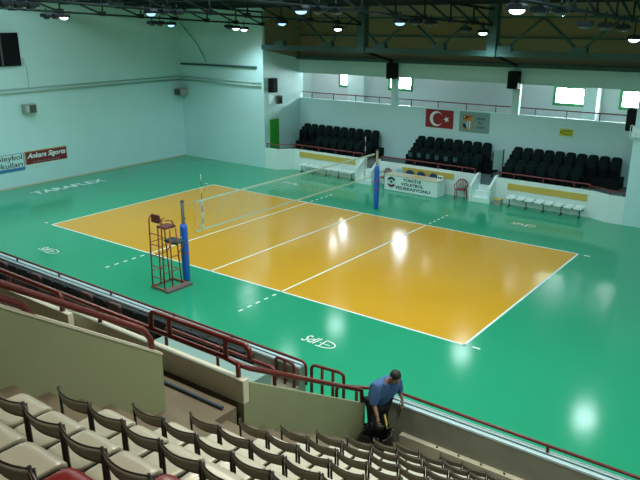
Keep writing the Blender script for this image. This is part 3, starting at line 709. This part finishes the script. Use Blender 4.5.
railing('red rail ending on the inner cream wall', [arc_rail((-1.5, -13.31, 3.44), (5.78, -13.31, 3.44), .32, .32, .12)], [((2.2, -13.31, 3.1), (2.2, -13.31, 3.44))], .045)
railing('low red rail above the lower stand steps', [arc_rail((6.15, -11.5, 2.28), (8.82, -11.5, 2.28), .95, .95, .08)], [((7.5, -11.5, 1.3), (7.5, -11.5, 2.28))], .032)
def gate(lab, p, q, n, zt, zb0=.06):
    P_, Q_ = Vector(p), Vector(q); t = thing('gate_panel', lab, 'railing', (P_.x, P_.y, 0), 0, 'red barrier panels by the court opening')
    sub(MB().tube(arc_rail((P_.x, P_.y, zt), (Q_.x, Q_.y, zt), zt-zb0, zt-zb0, .1), .034, 8), 'frame', M['red'], t)
    for k in range(1, n):
        m_ = P_.lerp(Q_, k/n); sub(MB().tube([(m_.x, m_.y, zb0), (m_.x, m_.y, zt)], .032, 8), 'bar', M['red'], t)
gate('narrow red barrier panel at the end of the lower stand', (7.05, -9.44), (7.55, -9.46), 2, 1.12, .5)
gate('wide red barrier panel with four uprights in the court opening', (7.86, -9.27), (8.60, -9.19), 3, 1.12)
gate('red barrier panel standing beside the bending man', (8.75, -9.64), (9.42, -9.28), 2, 1.11)
struct('floor_opening', MB().box(7.62, 9.48, -12.9, -9.9, 0, .02), M['tread'])
# ------------------------------------------------------------------ lower stand folding seats
def make_fold(col):
    t = thing('folding_seat', 'x', 'seat')
    mt = Matrix.Rotation(.12, 4, 'X')
    MB().rbox(-.235, .235, -.045, .045, .38, .80, .1, 1, 4, 0, mt).build('backrest', M[col], t, .025)
    MB().rbox(-.22, .22, .10, .19, .3, .70, .06, 1, 3, 0, Matrix.Rotation(.15, 4, 'X')).build('seat', M['fold'], t, .02)
    for a_, c_ in ((-.262, -.238), (.238, .262)): MB().box(a_, c_, -.04, .28, 0, .55).build('side_frame', M['dkside'], t, .01)
    return t
fA, fB = make_fold('fold'), make_fold('foldr'); ff = {}
for row, y, z, xe, n, ph in (('front', -9.93, .58, 6.66, 24, 0), ('second', -10.78, .92, 4.6, 20, .2)):
    for k in range(n):
        red = (row == 'second' and k in (0, 1, 3, 4, 6, 8, 11, 12)) or (row == 'front' and k in (7, 9, 13, 16))
        pr = fB if red else fA; x = xe-.27-k*.55
        lab = '%s folding seat, %s from the right, %s row of the lower left stand' % ('brown red' if red else 'black', ORD[k], row)
        if pr.name not in ff: ff[pr.name] = 1; o = pr; o.location = (x, y, z); o['label'] = lab; o['group'] = 'folding seats of the lower left stand'
        else: dup(pr, (x, y, z), 0, lab, 'folding seats of the lower left stand')
# ------------------------------------------------------------------ stadium chairs
def make_chair(col):
    t = thing('stadium_chair', 'x', 'chair')
    # seat: dished pan with a waterfall front
    b = MB(); nx, ny = 8, 8; vs = []; fs = []
    def zt(u, w):
        z = .378-.007*math.sin(PI*min(1, w/.8))*(1-(u*u))
        if w > .8: z -= .035*((w-.8)/.2)**2
        return z
    def px(u, w): 
        sq = .185*(1-.10*max(0, (abs(w-.5)*2-.6)/.4)**2); return u*sq
    for lay in (0, 1):
        for j in range(ny+1):
            for i in range(nx+1):
                u = -1+2*i/nx; w = j/ny; vs.append((px(u, w), .06+.38*w, zt(u, w)-(.035 if lay else 0)))
    n1 = (nx+1)*(ny+1); idx = lambda l, j, i: l*n1+j*(nx+1)+i
    for j in range(ny):
        for i in range(nx):
            fs.append((idx(0,j,i), idx(0,j,i+1), idx(0,j+1,i+1), idx(0,j+1,i))); fs.append((idx(1,j,i), idx(1,j+1,i), idx(1,j+1,i+1), idx(1,j,i+1)))
    for i in range(nx):
        fs.append((idx(0,0,i), idx(1,0,i), idx(1,0,i+1), idx(0,0,i+1))); fs.append((idx(0,ny,i), idx(0,ny,i+1), idx(1,ny,i+1), idx(1,ny,i)))
    for j in range(ny):
        fs.append((idx(0,j,0), idx(0,j+1,0), idx(1,j+1,0), idx(1,j,0))); fs.append((idx(0,j,nx), idx(1,j,nx), idx(1,j+1,nx), idx(0,j+1,nx)))
    b.add(vs, fs, True)
    s = b.build('seat', M[col], t, .008)
    bb = MB()
    for x in (-.09, .09):
        for y in (.15, .33): bb.tube([(x, y, .35), (x, y, .373)], .009, 6)
    bb.build('bolt', M['bolt'], s)
    # backrest: narrow strip bowed backwards, raised at both ends
    b = MB(); vs = []; fs = []; nx, nz = 12, 4
    for lay in (0, 1):
        for j in range(nz+1):
            for i in range(nx+1):
                u = -1+2*i/nx; w = j/nz; bow = -.042*(1-u*u); top = .755+.008*u*u; bot = .645
                vs.append((u*.197, bow+(-.018 if lay else 0)-.03*(w-.5)+.0, bot+(top-bot)*w))
    n1 = (nx+1)*(nz+1); idx = lambda l, j, i: l*n1+j*(nx+1)+i
    for j in range(nz):
        for i in range(nx):
            fs.append((idx(0,j,i), idx(0,j+1,i), idx(0,j+1,i+1), idx(0,j,i+1))); fs.append((idx(1,j,i), idx(1,j,i+1), idx(1,j+1,i+1), idx(1,j+1,i)))
    for i in range(nx):
        fs.append((idx(0,0,i), idx(0,0,i+1), idx(1,0,i+1), idx(1,0,i))); fs.append((idx(0,nz,i), idx(1,nz,i), idx(1,nz,i+1), idx(0,nz,i+1)))
    for j in range(nz):
        fs.append((idx(0,j,0), idx(1,j,0), idx(1,j+1,0), idx(0,j+1,0))); fs.append((idx(0,j,nx), idx(0,j+1,nx), idx(1,j+1,nx), idx(1,j,nx)))
    b.add(vs, fs, True); k = b.build('backrest', M['seatback'], t)
    e = MB(); e.tube([(u*.197, -.042*(1-u*u)-.024, .757+.008*u*u) for u in [-1+2*i/12 for i in range(13)]], .007, 6); e.build('top_edge', M['tube'], k)
    for sx in (-1, 1):
        MB().tube([(sx*.193, -.012, .768), (sx*.192, -.008, .5), (sx*.19, .0, .34), (sx*.180, .03, .325), (sx*.175, .38, .33)], .0125, 6).build('side_tube', M['tube'], t)
        MB().tube([(sx*.165, .08, .325), (sx*.165, .03, 0)], .012, 6).build('leg', M['tube'], t); MB().tube([(sx*.165, .34, .33), (sx*.165, .36, 0)], .012, 6).build('leg', M['tube'], t)
    return t
cG, cR = make_chair('seat'), make_chair('redseat'); cc = {}
reds = {(-1, 4), (0, 4), (1, 4)}
for k, y, z in rows:
    if k < -1: continue
    xb = X0+.06
    if k == -1: xb = X0
    if k in (1, 2): xb += .045
    for j in range(0, 17):
        if k == 10 and j == 0: continue
        x = xb+.21+.42*j
        u, v, dz = proj((x, y+.2, z+.5))
        if u > 700 or v > 530 or x > 17.7: break
        red = (k, j) in reds; pr = cR if red else cG
        rn = '%s row up from the front ledge' % ORD[10-k]
        lab = '%s stadium chair, %s from the aisle, %s' % ('dark red' if red else 'cream grey', ORD[j-(k == 10)], rn)
        if pr.name not in cc: cc[pr.name] = 1; o = pr; o.location = (x, y, z); o['label'] = lab; o['group'] = 'stadium chairs of the near stand'
        else: dup(pr, (x, y, z), 0, lab, 'stadium chairs of the near stand')
# ================================================================== man with a bin bag
def skin(verts, edges, rad, sub_=1, root=0):
    me = bpy.data.meshes.new('s'); me.from_pydata(verts, edges, []); ob = bpy.data.objects.new('s', me); COL.objects.link(ob)
    sk = ob.modifiers.new('k', 'SKIN'); sk.use_smooth_shade = True
    for i, r in enumerate(rad):
        d = me.skin_vertices[0].data[i]; d.radius = r if isinstance(r, tuple) else (r, r); d.use_root = (i == root)
    sm = ob.modifiers.new('u', 'SUBSURF'); sm.levels = sub_; sm.render_levels = sub_
    bpy.context.view_layer.update(); dg = bpy.context.evaluated_depsgraph_get()
    m2 = bpy.data.meshes.new_from_object(ob.evaluated_get(dg))
    out = ([v.co.copy() for v in m2.vertices], [tuple(p.vertices) for p in m2.polygons])
    bpy.data.objects.remove(ob); bpy.data.meshes.remove(me); bpy.data.meshes.remove(m2); return out
def chain(pts):
    return pts, [(i, i+1) for i in range(len(pts)-1)]
FZ = .19
man = thing('person', 'person in a blue shirt and black trousers bending over beside the front ledge', 'person', (9.70, -9.71, FZ), -1.87); man.scale = (1.07, 1.07, 1.07)
J = dict(pel=(0, 0, .93), wst=(0, .07, 1.06), chs=(0, .20, 1.26), nk=(0, .29, 1.40), nk2=(0, .35, 1.46), hd=(0, .41, 1.53),
 sL=(-.21, .24, 1.33), eL=(-.31, .20, 1.10), wL=(-.36, .24, .90), sR=(.21, .24, 1.32), eR=(.27, .22, 1.06), wR=(.27, .34, .84),
 hL=(-.095, .0, .88), kL=(-.11, .05, .49), aL=(-.11, -.02, .09), tL=(-.12, .14, .035), hR=(.095, .0, .88), kR=(.12, .06, .48), aR=(.13, .0, .09), tR=(.14, .16, .035))
nm = list(J); V = [J[k] for k in nm]; I_ = {k: i for i, k in enumerate(nm)}
Ed = [('pel','wst'),('wst','chs'),('chs','nk'),('nk','nk2'),('nk2','hd'),('chs','sL'),('sL','eL'),('eL','wL'),('chs','sR'),('sR','eR'),('eR','wR'),('pel','hL'),('hL','kL'),('kL','aL'),('aL','tL'),('pel','hR'),('hR','kR'),('kR','aR'),('aR','tR')]
Rd = dict(pel=(.14, .11), wst=(.14, .105), chs=(.16, .115), nk=.06, nk2=.055, hd=.085, sL=.062, eL=.043, wL=.028, sR=.062, eR=.043, wR=.028, hL=.09, kL=.06, aL=.042, tL=.035, hR=.09, kR=.06, aR=.042, tR=.035)
vs, fs = skin(V, [(I_[a], I_[c]) for a, c in Ed], [Rd[k] for k in nm], 2, 0)
b = MB(); b.add(vs, fs, True)
# head with face, tilted down
hm = Matrix.Translation((0, .43, 1.545)) @ Matrix.Rotation(-.75, 4, 'X')
b.ball((0, 0, 0), .078, .095, .112, 16, 12, 0, hm); b.ball((0, .055, -.075), .048, .045, .045, 12, 8, 0, hm)
b.add([(-.016, .09, -.035), (.016, .09, -.035), (0, .122, -.032), (0, .094, .02)], [(0, 1, 2), (0, 2, 3), (1, 3, 2), (0, 3, 1)], True, 0, hm)
for sx in (-1, 1): b.ball((sx*.08, -.005, -.01), .012, .022, .034, 8, 6, 0, hm)
b.ball((0, .094, -.065), .024, .008, .007, 8, 6, 1, hm)
for sx in (-1, 1): b.ball((sx*.03, .088, .01), .011, .008, .007, 8, 6, 2, hm)
# hands: palm and five fingers
def hand(w, d, side, curl):
    w, d = Vector(w), Vector(d).normalized(); lat = Vector((0, 1, 0)) if abs(d.y) < .8 else Vector((1, 0, 0)); lat = (lat-d*lat.dot(d)).normalized()
    nr = d.cross(lat)*side
    v_, f_ = skin([w-d*.02, w+d*.04, w+d*.085], [(0, 1), (1, 2)], [(.028, .022), (.036, .017), (.036, .014)], 1, 0); b.add(v_, f_, True)
    for i, (o, l) in enumerate(((-.028, .062), (-.009, .072), (.010, .068), (.028, .052))):
        p = w+d*.075+lat*o; d2 = (d*math.cos(curl)+nr*math.sin(curl)); d3 = (d*math.cos(curl*2)+nr*math.sin(curl*2))
        v_, f_ = skin([p, p+d*l*.3, p+d*l*.3+d2*l*.4, p+d*l*.3+d2*l*.4+d3*l*.35], [(0, 1), (1, 2), (2, 3)], [.0095, .009, .0085, .007], 1, 0); b.add(v_, f_, True)
    p = w+d*.02-lat*.028; v_, f_ = skin([p, p-lat*.022+d*.03+nr*.01, p-lat*.026+d*.06+nr*.025], [(0, 1), (1, 2)], [.012, .0105, .009], 1, 0); b.add(v_, f_, True)
hand(J['wL'], (-.02, .15, -1), 1, .45); hand(J['wR'], (.02, .25, -1), -1, .8)
b.build('body', [M['skin'], M['pad'], M['eye']], man)
hb = MB(); hb.ball((0, -.014, .022), .087, .098, .106, 16, 12, 0, hm); 
hb.v = [v for v in hb.v]
# cut the hair shell away from the face
inv = hm.inverted(); keep = [i for i, f in enumerate(hb.f) if not all((inv @ hb.v[k]).y > .035 and (inv @ hb.v[k]).z < .075 for k in f)]
hb.f = [hb.f[i] for i in keep]; hb.sm = [hb.sm[i] for i in keep]; hb.mi = [hb.mi[i] for i in keep]
hb.build('hair', M['hair'], man)
def shell(names, eds, scale, extra, name, m, sub_=2, ends=None):
    v = [J[k] for k in names] if ends is None else [ends.get(k, J[k]) for k in names]
    ii = {k: i for i, k in enumerate(names)}
    r = [extra[k] for k in names]
    a, f = skin(v, [(ii[p], ii[q]) for p, q in eds], r, sub_, 0); MB().add(a, f, True).build(name, m, man)
lerp = lambda p, q, t_: tuple(Vector(p).lerp(Vector(q), t_))
J['eL2'] = lerp(J['eL'], J['wL'], .25); J['eR2'] = lerp(J['eR'], J['wR'], .2); J['hem'] = (0, -.01, .90)
shell(['hem', 'wst', 'chs', 'nk', 'sL', 'eL', 'eL2', 'sR', 'eR', 'eR2'], [('hem','wst'),('wst','chs'),('chs','nk'),('chs','sL'),('sL','eL'),('eL','eL2'),('chs','sR'),('sR','eR'),('eR','eR2')], 1,
  dict(hem=(.215, .18), wst=(.225, .19), chs=(.225, .18), nk=.09, sL=.115, eL=.08, eL2=.074, sR=.115, eR=.08, eR2=.074), 'shirt', M['shirt'])
J['fL'] = lerp(J['kL'], J['aL'], .97); J['fR'] = lerp(J['kR'], J['aR'], .97)
shell(['pel', 'hL', 'kL', 'fL', 'hR', 'kR', 'fR'], [('pel','hL'),('hL','kL'),('kL','fL'),('pel','hR'),('hR','kR'),('kR','fR')], 1,
  dict(pel=(.185, .15), hL=.128, kL=.095, fL=.08, hR=.128, kR=.095, fR=.08), 'trousers', M['trouser'])
for s_ in ('L', 'R'):
    a_, t_ = Vector(J['a'+s_]), Vector(J['t'+s_])
    v_, f_ = skin([(a_.x, a_.y-.05, .045), (a_.x, a_.y+.05, .05), (t_.x, t_.y+.08, .035)], [(0, 1), (1, 2)], [.045, (.05, .05), (.048, .035)], 1, 0)
    MB().add(v_, f_, True).build('shoe', M['shoe'], man)
# bag: open, crumpled
bag = thing('bin_bag', 'open black bin bag standing in front of the bending person', 'bag', (10.03, -10.22, FZ)); bag.scale = (1, 1, 1.12)
b = MB(); n = 28; prof = [(0, .10), (.02, .24), (.15, .29), (.34, .285), (.50, .265), (.60, .25), (.64, .275), (.62, .235), (.45, .22), (.2, .2), (.1, .1)]
vs = []; rnd = random.Random(3)
for i, (z, r) in enumerate(prof):
    for j in range(n):
        a = 2*PI*j/n; w = 1+.07*math.sin(a*5+i)+.05*math.sin(a*9+i*2.1)+rnd.uniform(-.03, .03)
        vs.append((r*w*math.cos(a), r*w*math.sin(a), z+.02*math.sin(a*3+i) if 1 < i < 9 else z))
fs = [(i*n+j, i*n+(j+1) % n, (i+1)*n+(j+1) % n, (i+1)*n+j) for i in range(len(prof)-1) for j in range(n)]
fs += [tuple(range(n))[::-1], tuple((len(prof)-1)*n+j for j in range(n))]
b.add(vs, fs, True); b.build('bag_body', M['bag'], bag)
b = MB()
for k in range(3): b.tube([(.2*math.cos(2*k+1), .2*math.sin(2*k+1), .60), (.27*math.cos(2*k+1.3), .27*math.sin(2*k+1.3), .66), (.24*math.cos(2*k+1.6), .24*math.sin(2*k+1.6), .55)], .02, 6)
b.build('rim_fold', M['bag'], bag)
t = thing('stick', 'yellow stick leaning out of the black bin bag', 'stick', (10.14, -10.12, FZ))
MB().tube([(.10, .10, .25), (-.12, .16, .92)], .018, 8).build('stick', M['yellowh'], t); MB().tube([(.085, .105, .30), (.05, .115, .40)], .024, 8).build('grip', M['bolt'], t)
# ================================================================== lights
def spot(name, p, power, color, size=150, r=.45, blend=1.0):
    l = bpy.data.lights.new(name, 'SPOT'); l.energy = power; l.color = color; l.spot_size = math.radians(size); l.spot_blend = blend; l.shadow_soft_size = r
    o = bpy.data.objects.new(name, l); COL.objects.link(o); o.location = p; return o
for p, kind in LIT:
    spot('lamp_or_fill_spot', (p.x, p.y, p.z-.3), (430 if kind == 'lens_on' else 190)*(.6 if p.x < -9 and p.y > 6 else .85 if p.x > 9 and p.y > 5 else 1), (.74, .94, 1))
for x, y, z, w in ((13.8, -11.8, 9.2, 1500), (8.5, -12, 9.2, 800), (1, -11.5, 9.2, 650), (12.5, -18.8, 9.3, 230)):  # warm fill spots without fixtures, added to brighten the near stand
    spot('lamp_or_fill_spot', (x, y, z), w, (1, .95, .80), 165)
# unseen fill panels and area lights added under the roof to even the light
for y in (-9.0, -5.6, -2.2):
    struct('fill_panel', MB().box(-14, 16, y-.75, y+.75, 9.57, 9.6), M['bwhite'])
    l = bpy.data.lights.new('fill_panel_light', 'AREA'); l.shape = 'RECTANGLE'; l.size = 30; l.size_y = 1.5; l.energy = 640; l.color = (.72, .94, 1)
    o = bpy.data.objects.new('fill_panel_light', l); COL.objects.link(o); o.location = (1, y, 9.55)
for x, w in ((-8.5, 35), (-2, 5), (3, 4), (8.3, 5)):  # unseen fill points added to brighten the gallery
    l = bpy.data.lights.new('gallery_fill', 'POINT'); l.energy = w; l.color = (.95, .96, 1); l.shadow_soft_size = .2
    o = bpy.data.objects.new('gallery_fill', l); COL.objects.link(o); o.location = (x, 14.0, 5.45)
W_ = bpy.data.worlds.new('world'); S.world = W_; W_.use_nodes = True
W_.node_tree.nodes['Background'].inputs[0].default_value = (.6, .75, .8, 1); W_.node_tree.nodes['Background'].inputs[1].default_value = .3
# ================================================================== camera and view
cd = bpy.data.cameras.new('camera'); cam = bpy.data.objects.new('camera', cd); COL.objects.link(cam)
cd.sensor_fit = 'HORIZONTAL'; cd.sensor_width = 36; cd.lens = FPX*36/640; cd.clip_start = .05; cd.clip_end = 200
cam.matrix_world = Matrix(((RT.x, UP.x, -FW.x, CAM.x), (RT.y, UP.y, -FW.y, CAM.y), (RT.z, UP.z, -FW.z, CAM.z), (0, 0, 0, 1)))
S.camera = cam
S.view_settings.view_transform = 'Standard'; S.view_settings.look = 'None'; S.view_settings.gamma = 1; S.view_settings.use_curve_mapping = False
S.view_settings.exposure = .12
S.cycles.use_denoising = True; S.cycles.max_bounces = 6; S.cycles.caustics_reflective = False; S.cycles.caustics_refractive = False
S.cycles.sample_clamp_indirect = 4
